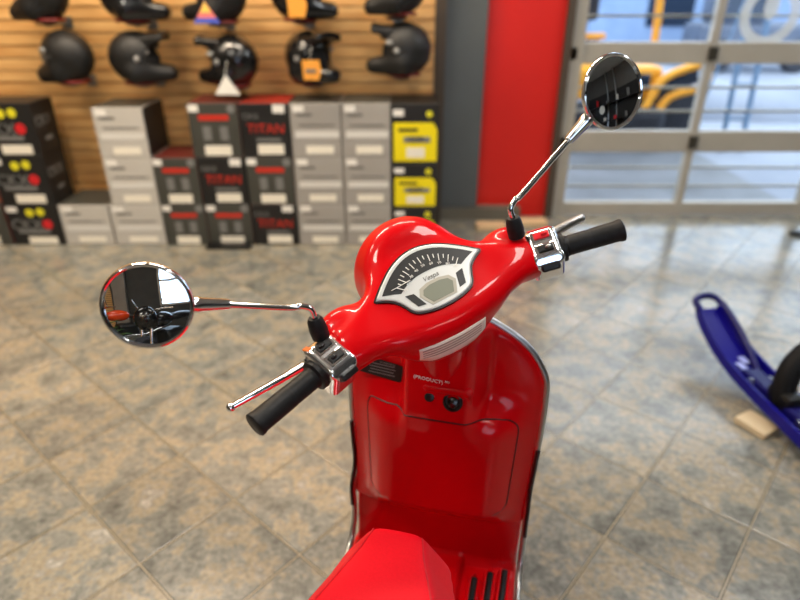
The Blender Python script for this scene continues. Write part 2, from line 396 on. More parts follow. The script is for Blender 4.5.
box('canopy', (-.1, .5, 2.1), (1.2, 1.1, .08), YEL, ld, bevel=.03)
LADM = mat('ladder_blue_grey', (92, 120, 150), .5)
lad = tag(empty('ladder', (3.62, 6.7, -.06)), 'blue-grey ladder leaning outside the glass past the yellow loader', 'ladder')
for x in (0, .22): tube('rail', [(x - .05, 0, 0), (x + .12, .5, 2.2)], .03, LADM, lad, 8)
for q in (.35, .7, 1.75): tube('rung', [(-.05 + .077 * q, .227 * q, q), (.17 + .077 * q, .227 * q, q)], .014, LADM, lad, 8)
tag(tube('guy_rope', [(2.98, 6.3, .1), (3.35, 6.6, 1.2), (3.6, 6.8, 2.0)], .012, LADM), 'thin blue-grey rope slanting down outside beside the leaning ladder', 'rope')
FARM = noisy('far_wall_blue', (120, 142, 176), (140, 160, 190), 2, .7)
far = tag(empty('warehouse', (4, 17, -.06)), 'pale blue-grey warehouse far beyond the snow outside the door', 'building')
box('wall', (0, 0, 1.0), (14, 2, 2.0), FARM, far); box('roof', (0, 0, 2.08), (14.4, 2.4, .16), SNOW, far)
for x in (-5, -2.5, 0, 2.5): box('window', (x, -1.01, 1.2), (1.1, .04, .8), CABGL, far)
pk = tag(empty('parked_truck', (7.6, 14.2, -.06)), 'dark parked truck in the distance outside beyond the ladder', 'truck')
DKB = noisy('dark_blue_grey', (76, 84, 100), (92, 100, 116), 3, .5)
box('body', (0, 0, .72), (2.6, 1.0, .5), DKB, pk, bevel=.1); box('cab', (-.4, 0, 1.25), (1.2, .95, .6), DKB, pk, bevel=.15); box('cab_window', (-.4, -.48, 1.28), (.9, .03, .34), CABGL, pk)
for x in (-.85, .85): lathe('wheel', [(0, -.1), (.3, -.1), (.34, -.06), (.34, .06), (.3, .1), (0, .1)], TYRE, pk, 20, mw=Matrix.Translation((x, -.45, .34)) @ Matrix.Rotation(PI / 2, 4, 'X'))
bank = tag(shell('snow_bank', lambda x, y, z: smin(ell(x, y, z, (3.6, 9.2, -.2), (1.6, .8, .75)), ell(x, y, z, (5.4, 9.0, -.2), (1.4, .7, .55)), .2), (1.8, 8.2, -.12), (7, 10.2, .7), .09, SNOW), 'heaped snow bank outside behind the ladder', 'snow bank')

# ================================================================== HELMET BOXES
YF = 3.835; DEP = .36
CB = noisy('carton_black', (26, 25, 25), (32, 31, 30), 5, .5)
CG = noisy('carton_grey', (186, 182, 174), (194, 190, 182), 4, .5)
CG2 = noisy('carton_grey_dark', (156, 152, 146), (164, 160, 154), 4, .5)
CD = noisy('carton_charcoal', (62, 62, 56), (70, 70, 64), 5, .5)
CRED = mat('carton_red', (196, 46, 28), .5)
LIDD = mat('lid_dark_red', (92, 30, 24), .5)
CYEL = mat('carton_yellow', (238, 218, 12), .45)
CLIGHT = mat('carton_pale_band', (214, 212, 206), .5)
LABELW = mat('label_paper', (236, 230, 214), .6)
CYW = mat('yellow_dot', (222, 214, 40), .5)
CRD = mat('red_dot', (206, 34, 40), .5)
DARKTX = mat('dark_text', (110, 108, 104), .6)
BLK = mat('black_text', (30, 30, 28), .6)
def front(z=.0): return Matrix.Rotation(PI / 2, 4, 'X')
def plate(name, b, u, v, w, h, m, off=.0012):
    """flat print on the front face; u,v = centre as fractions of width/height, w,h too"""
    Wd, Hh = b['_w'], b['_h']
    return box(name, ((u - .5) * Wd, -.0006 - off / 2, v * Hh), (w * Wd, off, h * Hh), m, b)
def ftext(name, b, s, u, v, size, m, off=.003, shear=0.):
    return text(name, s, size, m, b, Matrix.Translation(((u - .5) * b['_w'], -off, v * b['_h'])) @ front(), .0006, shear=shear)
def dot(name, b, u, v, r, m):
    return lathe(name, [(0, 0), (r, 0), (r, .0014), (0, .0014)], m, b, 20, mw=Matrix.Translation(((u - .5) * b['_w'], -.0006, v * b['_h'])) @ front(), smooth=False)
def carton(style, x0, x1, z0, z1, label, dep=DEP, yf=YF, rz=0.):
    if style == 'ckx': dep = .27
    w, h = x1 - x0 - .003, z1 - z0 - .002
    b = tag(empty('helmet_box', ((x0 + x1) / 2, yf, z0 + .001), rz), label, 'box', {'grey': 'grey helmet boxes', 'titan': 'black and red helmet boxes', 'char': 'black and red helmet boxes', 'ckx': 'black boxes with red dots', 'yellow': 'black boxes with yellow fronts'}[style])
    b['_w'] = w; b['_h'] = h
    body = {'grey': CG2 if x0 > -.7 else CG, 'titan': CB, 'char': CD, 'ckx': CB, 'yellow': CB}[style]
    box('carton', (0, dep / 2, h / 2), (w, dep, h), body, b, bevel=.003, seg=1)
    if style == 'grey':
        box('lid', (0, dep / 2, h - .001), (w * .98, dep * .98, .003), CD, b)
        plate('pale_band', b, .52, .43, .88, .13, CLIGHT); plate('printed_line', b, .52, .60, .72, .03, DARKTX)
        plate('printed_line', b, .28, .79, .30, .05, DARKTX); plate('barcode_label', b, .56, .14, .56, .15, LABELW, .002)
        plate('size_sticker', b, .17, .90, .22, .12, WHITE, .002)
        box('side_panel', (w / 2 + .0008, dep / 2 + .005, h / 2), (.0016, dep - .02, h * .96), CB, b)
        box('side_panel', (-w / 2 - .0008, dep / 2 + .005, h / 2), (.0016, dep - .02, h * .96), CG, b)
    elif style == 'char':
        box('lid', (0, dep / 2, h - .001), (w * .98, dep * .98, .003), LIDD, b)
        plate('red_title', b, .5, .74, .60, .10, CRED); plate('barcode_label', b, .52, .13, .54, .19, LABELW, .002)
        plate('size_sticker', b, .12, .91, .20, .13, WHITE, .002); dot('round_seal', b, .87, .90, .026, GREYP)
        plate('helmet_print', b, .34, .45, .16, .26, GREYP); plate('helmet_print', b, .68, .45, .16, .26, GREYP)
        box('side_panel', (w / 2 + .0008, dep / 2, h / 2), (.0016, dep - .01, h * .97), mat('deep_red', (96, 22, 18), .5), b)
    elif style == 'titan':
        box('lid', (0, dep / 2, h - .001), (w * .98, dep * .98, .003), mat('lid_red', (150, 36, 24), .5), b)
        ftext('maker_text', b, 'CKX', .22, .76, .05, GREYP); ftext('red_title', b, 'TITAN', .50, .53, .082, CRED, shear=.1)
        plate('printed_line', b, .55, .33, .5, .05, GREYP); plate('barcode_label', b, .58, .15, .54, .19, LABELW, .002)
        plate('size_sticker', b, .80, .90, .24, .15, WHITE, .002)
    elif style == 'ckx':
        ftext('maker_text', b, 'CKX', .34, .50, .105, GREYP); dot('red_dot', b, .74, .52, .034, CRD)
        plate('printed_line', b, .45, .34, .62, .08, GREYP); plate('barcode_label', b, .58, .12, .56, .18, LABELW, .002)
        dot('yellow_dot', b, .45, .80, .028, CYW); dot('yellow_dot', b, .66, .82, .028, CYW); plate('size_sticker', b, .12, .88, .2, .12, WHITE, .002)
        sd = text('side_text', 'CKX', .09, GREYP, b, Matrix.Translation((w / 2 + .0012, dep * .42, h * .62)) @ Matrix.Rotation(PI / 2, 4, 'Z') @ front(), .0006)
        box('side_print', (w / 2 + .0008, dep * .5, h * .28), (.0016, dep * .3, h * .07), GREYP, b)
    else:
        P = [(-.44 * w, .05 * h), (.47 * w, .05 * h), (.47 * w, .58 * h), (.38 * w, .70 * h), (-.44 * w, .70 * h)]
        prism('yellow_front', P, 0, .0014, CYEL, b, mw=Matrix.Translation((0, -.0004, 0)) @ front())
        plate('printed_line', b, .36, .58, .40, .05, BLK, .003); plate('model_band', b, .55, .42, .56, .10, GREYP, .003); ftext('model_text', b, '509', .53, .42, .06, BLK, .004)  # grey print band behind the model number
        plate('barcode_label', b, .52, .20, .38, .17, LABELW, .003); plate('size_sticker', b, .16, .86, .22, .11, WHITE, .003)
        dot('small_seal', b, .80, .84, .02, CYW)
    del b['_w'], b['_h']
    return b
B = carton
B('ckx', -2.64, -2.29, 0, .29, 'black box with red dot on the floor, lowest of its three-high stack')
B('ckx', -2.645, -2.295, .29, .615, 'black box with red dot, middle of its three-high stack')
B('ckx', -2.64, -2.29, .615, .94, 'black box with red dot, topmost of its three-high stack')
B('char', -3.02, -2.655, 0, .30, 'dark box on the floor next to the stack with red dots, half out of view')
B('grey', -2.285, -1.955, 0, .285, 'pale grey box on the floor between black stack and tall grey stack')
B('grey', -1.945, -1.60, 0, .285, 'pale grey box on the floor under the tall grey stack by the slats')
B('grey', -1.915, -1.60, .285, .60, 'pale grey box, middle of the grey stack by the bare slats')
B('grey', -1.915, -1.60, .60, .915, 'pale grey box with black side, topmost of the grey stack by the bare slats')
B('char', -1.595, -1.305, 0, .29, 'charcoal box with red title on the floor right against the tall grey stack')
B('char', -1.60, -1.31, .29, .60, 'charcoal box with red lid, upper of the two beside the tall grey stack')
B('char', -1.30, -1.0, 0, .29, 'charcoal box on the floor under a black box with large red letters')
B('titan', -1.305, -1.0, .29, .605, 'black box titled in large red letters between two charcoal boxes of its stack')
B('char', -1.32, -1.005, .605, .94, 'charcoal box topmost of its stack, below the helmet with white tag')
B('titan', -.995, -.69, 0, .29, 'black box titled in large red letters standing on the floor')
B('char', -.995, -.69, .29, .605, 'charcoal box in the middle between two boxes with large red letters')
B('titan', -1.0, -.69, .605, .94, 'black box with large red letters, topmost beside the double grey stack')
for (xa, xb, nm) in ((-.685, -.37, 'column beside the black and red boxes'), (-.365, -.06, 'column beside the yellow boxes')):
    B('grey', xa, xb, 0, .29, 'light grey box on the floor, double grey stack, ' + nm)
    B('grey', xa, xb, .29, .605, 'light grey box midway up, double grey stack, ' + nm)
    B('grey', xa, xb, .605, .94, 'light grey box on top, double grey stack, ' + nm)
B('yellow', -.05, .245, 0, .265, 'black and yellow box at the bottom, mostly hidden behind the red headlight')
B('yellow', -.055, .245, .265, .56, 'black and yellow box in the middle beside the grey pillar')
B('yellow', -.06, .245, .56, .935, 'black and yellow box on top of its stack beside the grey pillar')
tag(box('shadow_block', (-1.16, YF - .045, .012), (.30, .08, .022), BLACKP), 'small black block for the dark shadow at the foot of the charcoal boxes', 'block')  # black block laid in place of the dark shadow under the boxes

# ================================================================== HELMETS on the slats
HB = noisy('helmet_gloss_black', (13, 13, 14), (18, 18, 19), 4, .25, coat=.5)
HM = noisy('helmet_matt_black', (18, 18, 18), (25, 24, 23), 6, .5)
LINER = mat('helmet_liner', (14, 14, 15), .9)
VENT = mat('vent_grey', (150, 150, 148), .3, metal=.3)
VISOR = mat('smoke_visor', (120, 116, 110), .12, metal=.3)
HRED = mat('helmet_red_trim', (120, 24, 18), .4)
def full_shell(x, y, z):
    d = ell(x, y, z, (-.01, 0, .02), (.150, .118, .140))
    chin = smin(caps(x, y, z, (.0, .070, -.06), (.125, .035, -.078), .058, .052), caps(x, y, z, (.0, -.070, -.06), (.125, -.035, -.078), .058, .052), .03)
    d = smin(d, chin, .04); d = smax(d, -(z + .118), .012)
    port = rbox(x, y, z, (.16, 0, .030), (.115, .2, .046), .03)
    return smax(d, -port, .008)
def mx_shell(x, y, z):
    d = ell(x, y, z, (-.02, 0, .02), (.152, .120, .142))
    a = smin(caps(x, y, z, (-.02, .072, -.055), (.155, .022, -.066), .062, .042), caps(x, y, z, (-.02, -.072, -.055), (.155, -.022, -.066), .062, .042), .02)
    d = smin(d, a, .03); d = smax(d, -(z + .112), .01)
    port = rbox(x, y, z, (.18, 0, .028), (.12, .2, .046), .03)
    return smax(d, -port, .008)
FULL = nets(full_shell, (-.19, -.15, -.14), (.22, .15, .18), .011)
MX = nets(mx_shell, (-.19, -.15, -.14), (.24, .15, .18), .011)
def peak_sdf(x, y, z):
    zc = .108 + .26 * (x - .02) - 2.2 * y * y
    return smax(smax(np.abs(z - zc) - .018 - .16 * np.clip(.12 - x, 0, .2) , np.abs(y) - .088 - .12 * (x - .10), .01), np.abs(x - .070) - .090, .012)
PP_, PF_ = nets(peak_sdf, (-.05, -.13, .02), (.22, .13, .24), .009)
PEAKM = bpy.data.meshes.new('peak'); PEAKM.from_pydata(PP_.tolist(), [], PF_.tolist())
def helmet(kind, loc, rz, label, m, tilt=0.):
    h = tag(empty('helmet', loc, rz), label, 'helmet', 'helmets on the slat wall'); h.rotation_euler = (0, tilt, rz); h.scale = (1.08,) * 3
    P, F = FULL if kind == 'full' else MX
    me = bpy.data.meshes.new('helmet_shell'); me.from_pydata(P.tolist(), [], F.tolist()); link('helmet_shell', me, m, h, True)
    shell('liner', lambda x, y, z: ell(x, y, z, (-.01, 0, .0), (.118, .092, .105)), (-.14, -.11, -.12), (.12, .11, .12), .016, LINER, h)
    if kind == 'full':
        shell('visor', lambda x, y, z: np.maximum(np.abs(ell(x, y, z, (-.01, 0, .02), (.146, .114, .135))) - .003, rbox(x, y, z, (.12, 0, .022), (.085, .2, .050), .02)), (.03, -.13, -.04), (.16, .13, .09), .009, VISOR, h)
    else:
        pk = link('peak', PEAKM.copy(), m, h, True)
    for s in (1, -1):
        shell('vent', lambda x, y, z: ell(x, y, z, (.055, .103 * s, .06), (.024, .012, .014)), (.02, .085 * s - .02, .03), (.09, .105 * s + .02, .09), .007, VENT, h)
        shell('pivot_cap', lambda x, y, z: ell(x, y, z, (.012, .116 * s, .02), (.018, .012, .018)), (-.02, .11 * s - .03, -.01), (.04, .11 * s + .03, .05), .007, VENT if kind != 'full' else m, h)
    tube('bottom_trim', [(-.09 * math.cos(t) - .015, .085 * math.sin(t), -.112) for t in [k * 2 * PI / 24 for k in range(24)]], .008, HRED, h, 8, closed=True)
    return h
HY = 3.98; HZ = 1.195
def hx(u, z=HZ): return (u - 400) / 600 * (HY * .887 + (1.57 - z) * .462)
def hz(v): return 1.57 - HY * math.tan(math.radians(27.5) - math.atan((300 - v) / 600))
BRK = mat('bracket_metal', (150, 150, 146), .35, metal=.8)
def peg(x, z, label):
    p = tag(empty('display_bracket', (x, YB - .21, z)), label, 'bracket', 'helmet brackets')
    box('wall_plate', (0, -.006, .0), (.06, .012, .07), BRK, p); tube('arm', [(0, -.01, 0), (0, -.27, .0), (0, -.285, .012)], .011, BRK, p, 8)
    lathe('rest_dish', [(0, 0), (.05, 0), (.07, .012), (.066, .014), (0, .006)], BRK, p, 20, mw=Matrix.Translation((0, -.26, .0)))
H2 = [('full', 67, 60, PI - .25, 'plain matt black full-face helmet with pale visor in the lower row', HM), ('mx', 141, 61, .1, 'black peaked helmet in the lower row facing away from the pale-visored helmet', HM),
      ('mx', 230, 64, PI - .3, 'glossy black peaked helmet in the lower row with white triangular tag', HB), ('mx', 311, 61, -.7, 'black peaked helmet in the lower row with orange tag on its cheek', HB), ('mx', 401, 53, PI - .1, 'matt black peaked helmet in the lower row above the yellow boxes', HM)]
H1 = [('full', 40, -3, PI - .25, 'black helmet in the upper row over the pale-visored helmet', HM), ('mx', 132, -2, .15, 'glossy black helmet in the upper row showing silver vents', HB),
      ('mx', 216, -1, PI - .2, 'black helmet in the upper row with many-coloured triangular tag', HM), ('mx', 302, -3, .1, 'black peaked helmet in the upper row with orange tag on its side', HB), ('full', 397, -9, PI - .1, 'black helmet in the upper row beside the dark wall edge', HM)]
spots = {}
for row, L in (('lower', H2), ('upper', H1)):
    for i, (kd, u, v, rz, lb, m) in enumerate(L):
        z = hz(v); x = hx(u, z); helmet(kd, (x, HY, z), rz, lb, m, .0); spots[row, i] = (x, z)
        peg(x, z - (.149 if kd == 'full' else .146), 'metal bracket carrying the ' + lb.replace(' in the', ', ').split(',')[0].replace('black ', '') + (', lower row' if row == 'lower' else ', upper row'))
TAGW = mat('tag_white', (236, 234, 226), .6); TAGO = mat('tag_orange', (236, 160, 60), .6)
def price_tag(x, z, shape, m, label):
    t = tag(empty('price_tag', (x, HY - .245, z)), label, 'tag', 'tags on helmets')
    if shape == 'tri':
        prism('card', [(-.075, -.06), (.075, -.06), (.0, .052)], 0, .002, m, t, mw=front())
    else: prism('card', [(-.045, -.06), (.045, -.06), (.06, .0), (.05, .05), (-.05, .05)], 0, .002, m, t, mw=front())
    tube('string', [(0, 0, .05), (0, .03, .085), (0, .08, .12)], .0009, WHITE, t, 6)
    return t
a = spots['lower', 2]; price_tag(a[0] + .03, a[1] - .085, 'tri', TAGW, 'white triangular tag hanging before a glossy helmet in the lower row')
a = spots['lower', 3]; t = price_tag(a[0] + .03, a[1] - .02, 'card', TAGO, 'orange tag hanging on a helmet in the lower row'); box('printed_line', (0, -.0035, -.01), (.06, .001, .02), DARKTX, t)
a = spots['upper', 2]; t = price_tag(a[0] - .0, a[1] - .06, 'tri', mat('tag_pink', (226, 120, 120), .6), 'many-coloured triangular tag hanging on a helmet in the upper row')
prism('blue_band', [(-.075, -.06), (.075, -.06), (.060, -.033), (-.060, -.033)], 0, .001, mat('tag_blue', (70, 90, 190), .6), t, mw=Matrix.Translation((0, -.0025, 0)) @ front())
prism('yellow_band', [(-.032, -.004), (.032, -.004), (.0, .050)], 0, .001, mat('tag_yellow', (240, 200, 90), .6), t, mw=Matrix.Translation((0, -.0025, 0)) @ front())
a = spots['upper', 3]; price_tag(a[0] + .0, a[1] - .04, 'card', TAGO, 'orange tag hanging on a helmet in the upper row')

# ================================================================== SMALL THINGS ON THE FLOOR
PINE = noisy('pine_board', (214, 176, 128), (226, 194, 150), 4, .6, stretch=(1, 8, 1))
tag(box('wood_block', (.665, YB - .30, .022), (.21, .10, .04), PINE, bevel=.004), 'tan wooden board on the floor before the grey plinth', 'board')
tag(box('wood_block', (.985, YB - .22, .022), (.20, .09, .04), PINE, bevel=.004), 'tan wooden board on the floor against the red wall foot', 'board')
# blue snowmobile ski
SKIB = mat('ski_blue', (13, 7, 118), .35, coat=.05, spec=.25)
SKID = mat('ski_blue_dark', (12, 10, 84), .4, spec=.3)
ski = tag(empty('snowmobile_ski', (1.590, 1.57, .030), math.radians(8)), 'blue plastic snowmobile ski with loop handle and black leg, lying by the board', 'ski')
bm = bmesh.new()   # keel-down channel swept along local y, tip turned up
sect = [(-.086, .050), (-.090, .004), (-.05, .0), (-.018, -.0), (-.012, -.012), (.012, -.012), (.018, 0), (.05, .0), (.090, .004), (.086, .050), (.074, .050), (.070, .014), (-.070, .014), (-.074, .050)]
prof = [(-.62, .058, .9), (-.45, .03, 1), (0, .022, 1), (.30, .03, 1), (.55, .045, .97), (.70, .070, .92), (.82, .110, .86), (.91, .150, .76), (.955, .178, .62)]
pp = smooth_path([(0, y, z) for y, z, _ in prof], 5); ws = [q.z for q in smooth_path([(0, y, w) for y, z, w in prof], 5)]
rings = []
for i, q in enumerate(pp):
    d = (pp[min(i + 1, len(pp) - 1)] - pp[max(i - 1, 0)]).normalized(); up = Vector((1, 0, 0)).cross(d)
    rings.append([bm.verts.new(q + Vector((sx_ * ws[i], 0, 0)) + up * sz) for sx_, sz in sect])
for A_, B_ in zip(rings, rings[1:]):
    for k in range(len(sect)): bm.faces.new((A_[k], A_[(k + 1) % len(sect)], B_[(k + 1) % len(sect)], B_[k]))
bm.faces.new(rings[0]); bm.faces.new(rings[-1][::-1])
o = from_bm('runner', bm, SKIB, ski, True); sharp(o, 30)
lp = smooth_path([(-.050, .92, .195), (-.055, .965, .225), (0, .985, .238), (.055, .965, .225), (.070, .85, .180), (.060, .70, .115), (.03, .58, .075)], 6)
tube('loop_handle', lp, .016, SKID, ski, 10)
box('saddle', (0, .34, .055), (.085, .50, .07), SKID, ski, bevel=.015)
for y in (.52, .24): lathe('bolt', [(0, -.052), (.016, -.052), (.016, .052), (0, .052)], SATIN, ski, 14, mw=Matrix.Translation((0, y, .07)) @ Matrix.Rotation(PI / 2, 4, 'Y'))
for y, c in ((.66, .02), (.62, -.02)): box('white_mark', (c, y, .083), (.03, .05, .002), mat('ski_mark', (150, 160, 220), .5), ski)
bm = bmesh.new(); bm_tube(bm, smooth_path([(-.005, .375, .06), (.0, .40, .15), (.04, .42, .23), (.13, .42, .30), (.34, .38, .36)], 6), [.045] * 25, 14)
o = from_bm('rubber_leg', bm, noisy('ski_leg_rubber', (16, 16, 18), (18, 18, 20), 10, .6, spec=.2), ski, True)
box('leg_foot', (-.005, .375, .085), (.075, .13, .09), BLACKP, ski, bevel=.02)
tag(box('wood_block', (1.432, 1.905, .0148), (.10, .13, .0285), mat('light_board', (200, 182, 150), .7), R=Matrix.Rotation(.5, 3, 'Z'), bevel=.003), 'small pale wooden board wedged under the blue ski', 'board')
tip = tag(empty('dark_ski_tip', (2.95, 4.02, 0)), 'dark flat tip lying on the floor near the glazed door at the picture edge', 'ski')
prism('blade', [(-.17, .0), (-.10, -.04), (.30, -.06), (.30, .05), (-.1, .03)], .0, .03, BLACKP, tip); box('rib', (.12, .0, .035), (.34, .03, .02), BLACKP, tip)

# ================================================================== THINGS BEHIND THE VIEWER (seen in the mirrors)
rs = struct(empty('trim_7', (-2.6, -4.88, 0)))
boxes('slat', [((0, 0, .05 + .0762 * k), (1.5, .03, .064)) for k in range(40)], SLAT, rs)
struct(box('trim_8', (-1.5, -4.75, CEIL / 2), (.45, .3, CEIL), noisy('taupe_pillar', (136, 126, 116), (144, 134, 124), 3, .5)))
LEAF = noisy('leaf_green', (36, 84, 38), (64, 116, 52), 9, .45); POT = mat('plant_pot', (70, 60, 54), .6)
pl = tag(empty('potted_plant', (-1.35, -1.7, 0)), 'leafy green potted plant reflected in the round mirror', 'plant')
lathe('pot', [(0, 0), (.16, 0), (.21, .36), (.19, .36), (.17, .32), (0, .32)], POT, pl, 24)
bm = bmesh.new()
for k in range(70):
    a = random.uniform(0, 2 * PI); L_ = random.uniform(.35, .75); e = random.uniform(.4, 1.3)
    d = Vector((math.cos(a) * math.cos(e), math.sin(a) * math.cos(e), math.sin(e))); s = Vector((-math.sin(a), math.cos(a), 0)); b0 = Vector((0, 0, .33 + random.uniform(0, .25)))
    pts = [b0 + d * (L_ * t) + Vector((0, 0, -.35 * L_ * t * t)) for t in (0, .3, .6, .85, 1)]; wd = [.008, .05, .06, .035, .002]
    prev = None
    for q, w in zip(pts, wd):
        cur = (bm.verts.new(q - s * w), bm.verts.new(q + Vector((0, 0, -.01))), bm.verts.new(q + s * w))
        if prev:
            bm.faces.new((prev[0], prev[1], cur[1], cur[0])); bm.faces.new((prev[1], prev[2], cur[2], cur[1]))
        prev = cur
from_bm('foliage', bm, LEAF, pl, True)

def motorcycle(loc, rz, body, label):
    m = tag(empty('motorcycle', loc, rz), label, 'motorcycle', 'motorcycles behind the viewer')
    for y in (.68, -.66):
        M_ = Matrix.Translation((0, y, .31)) @ Matrix.Rotation(PI / 2, 4, 'Y')
        w = lathe('wheel', [(.22, -.03), (.26, -.05), (.30, -.035), (.31, 0), (.30, .035), (.26, .05), (.22, .03)], TYRE, m, 32, mw=M_)
        bm = bmesh.new()
        for k in range(8): bm_tube(bm, [(0, 0, 0), (.23 * math.cos(k * PI / 4), .23 * math.sin(k * PI / 4), 0)], .012, 6)
        from_bm('spokes', bm, SATIN, w, True)
    shell('fuel_tank', lambda x, y, z: ell(x, y, z, (0, .18, .82), (.14, .27, .13)), (-.2, -.15, .65), (.2, .5, 1.0), .03, body, m)
    shell('saddle', lambda x, y, z: smax(ell(x, y, z, (0, -.38, .80), (.14, .40, .09)), .75 - z, .02), (-.2, -.85, .7), (.2, .1, .95), .03, BLACKP, m)
    shell('fairing', lambda x, y, z: smax(ell(x, y, z, (0, .52, .88), (.17, .20, .20)), y * -1 + .45, .03), (-.25, .3, .6), (.25, .8, 1.15), .03, body, m)
    box('engine', (0, .02, .45), (.30, .46, .34), DIAL, m, bevel=.05)
    for s in (-1, 1):
        tube('fork_leg', [(s * .09, .48, .98), (s * .09, .68, .31)], .026, CHROME, m, 10)
        tube('exhaust', [(s * .16, .2, .35), (s * .18, -.3, .32), (s * .18, -.8, .42)], .04, CHROME, m, 12)
        tube('mirror_stem', [(s * .22, .44, 1.02), (s * .30, .48, 1.18)], .008, CHROME, m, 6)
    tube('handlebar', smooth_path([(-.36, .34, 1.04), (-.2, .42, 1.03), (0, .46, .98), (.2, .42, 1.03), (.36, .34, 1.04)], 4), .014, CHROME, m, 10)
    tube('side_stand', [(-.08, -.02, .3), (-.16, -.05, .012)], .014, BLACKP, m, 8)
ORB = mat('orange_fairing', (222, 70, 24), .25, coat=.6); BKB = mat('black_fairing', (20, 20, 22), .2, coat=.6)
motorcycle((-.15, -1.75, 0), .7, BKB, 'black motorcycle with chrome bars seen only in the round mirrors')
motorcycle((-1.0, -2.6, 0), 1.0, ORB, 'orange-faired motorcycle by the green plant, seen only in the mirrors')
motorcycle((1.35, -3.0, 0), .4, RED, 'red-faired motorcycle under the window, seen only in the mirrors')
for yy in (-1.75, -1.25): struct(box('trim_9', (5.30, yy, CEIL / 2), (.08, .06, CEIL), SATIN))
DKW = mat('rack_black', (22, 22, 23), .5)
rk = tag(empty('display_rack', (5.18, -.9, 0)), 'black display rack against the side wall, seen only in the mirror', 'rack')
box('back_panel', (.16, 0, 1.3), (.03, 4.2, 2.6), DKW, rk)
for zc in (.35, .95, 1.55, 2.15): box('shelf', (0, 0, zc), (.34, 4.2, .03), DKW, rk)
goods = [GREYP, CRD, WHITE, LEAF, LEAF, GREYP, WHITE]
for k in range(26):
    zc = (.35, .95, 1.55, 2.15)[k % 4]; y = -2.8 + .152 * k; h = random.uniform(.10, .26); w = random.uniform(.07, .16)
    tag(box('goods_carton', (5.16, y, zc + .017 + h / 2), (.14, w * .8, h), goods[(k * 5) % 7], bevel=.006), 'small carton on the black side rack, seen only in the mirror', 'box', 'cartons on the side rack')
tag(lathe('oval_sign', [(0, 0), (.16, 0), (.16, .02), (0, .02)], WHITE, None, 28, mw=Matrix.Translation((5.0, -1.95, 1.98)) @ Matrix.Rotation(-PI / 2, 4, 'Y')), 'round white sign on the black side rack', 'sign')

# ================================================================== THE SCOOTER
PSI = math.radians(13.0)
sc = tag(empty('motor_scooter', (.055, .928, 0), -PSI), 'glossy red motor scooter with chrome mirrors and bars turned, in the middle of the shop', 'scooter')
TILT = Matrix.Rotation(math.radians(40.7), 4, Vector((0, -math.sin(math.radians(26)), math.cos(math.radians(26)))))
sc.rotation_euler = (0, .015, -PSI); bpy.context.view_layer.update()
HM_ = (Matrix.Translation(sc.location) @ sc.rotation_euler.to_matrix().to_4x4()).inverted() @ Matrix.Translation((.072, .928, 1.08)) @ Matrix.Rotation(-PSI, 4, 'Z') @ TILT                    # handlebar frame within the scooter
T35 = math.radians(35); GN = Vector((0, -math.sin(T35), math.cos(T35)))
GP = Matrix(((1, 0, 0), (0, math.cos(T35), math.sin(T35)), (0, -math.sin(T35), math.cos(T35)))).transposed().to_4x4(); GP.translation = GN * .029

def headset_sdf(x, y, z):
    ax = np.abs(x)
    xs_ = [0, .05, .09, .12, .15, .18, .22]
    cy = np.interp(ax, xs_, [.014, .014, .012, .008, .004, .0, -.004]); cz = np.interp(ax, xs_, [.002, .004, .009, .013, .010, .002, -.001])
    ry = np.interp(ax, xs_, [.076, .074, .066, .056, .046, .038, .034]); rz_ = np.interp(ax, xs_, [.082, .080, .070, .056, .045, .040, .038])
    k = np.sqrt(((y - cy) / ry) ** 2 + ((z - cz) / rz_) ** 2)
    d = smax((k - 1) * np.minimum(ry, rz_), ax - .198, .012)
    rad = np.sqrt(x ** 2 + (z - .022) ** 2)
    head = smax(rad - .104, np.maximum(y - .165, -.02 - y), .03)
    d = smin(d, head, .035)
    d = smin(d, ell(x, y, z, (-.012, .012, -.032), (.092, .060, .072)), .02)
    d = smin(d, ell(ax, y, z, (.165, .048, .028), (.045, .030, .026)), .02)
    v_ = GN.z * y - GN.y * z
    pl_ = GN.y * y + GN.z * z - .029 - ss(.085, .19, ax) * .008 - ss(.108, .18, v_) * .020
    return smax(d, pl_, .026)
hs = shell('headset', headset_sdf, (-.23, -.10, -.12), (.23, .19, .15), .0042, RED, sc, HM_)
lathe('headlight_rim', [(.076, 0), (.088, -.002), (.091, .006), (.088, .012), (.080, .011)], CHROME, hs, 48, mw=Matrix.Translation((0, .158, .022)) @ Matrix.Rotation(-PI / 2, 4, 'X'))
lathe('headlight_lens', [(0, .022), (.03, .021), (.06, .016), (.080, .006), (.080, -.004), (0, -.004)], mat('headlight_glass', (215, 220, 222), .08), hs, 40, mw=Matrix.Translation((0, .160, .022)) @ Matrix.Rotation(-PI / 2, 4, 'X'))

# instrument cluster
def mirror_outline(H): return [(-x, y) for x, y in H][::-1]
def cat(P, n=5):
    return [(p.x, p.y) for p in smooth_path([(x, y, 0) for x, y in P], n)]
arc = cat([(-.105, .044), (-.085, .063), (-.056, .086), (-.028, .100), (0, .105), (.028, .100), (.056, .086), (.085, .063), (.105, .044)])
low = cat([(.105, .044), (.090, .037), (.075, .026), (.066, .012), (.058, -.004), (.047, -.012), (.025, -.018), (0, -.020), (-.025, -.018), (-.047, -.012), (-.058, -.004), (-.066, .012), (-.075, .026), (-.090, .037), (-.105, .044)])
OUT = arc + low[1:-1]
def shrink(P, s):
    n = len(P); R_ = []
    for i in range(n):
        a, b, c = Vector(P[i - 1]), Vector(P[i]), Vector(P[(i + 1) % n]); t = (c - a).normalized(); nn = Vector((t.y, -t.x)); R_.append(tuple(b + nn * s))
    return R_
PANEL = HM_ @ GP
ic = prism('instrument_cluster', OUT, -.02, .006, SILVER, sc, bevel=.003, mw=PANEL)
GASK = prism('rubber_gasket', shrink(OUT, -.003), -.02, .0035, BLACKP, ic)
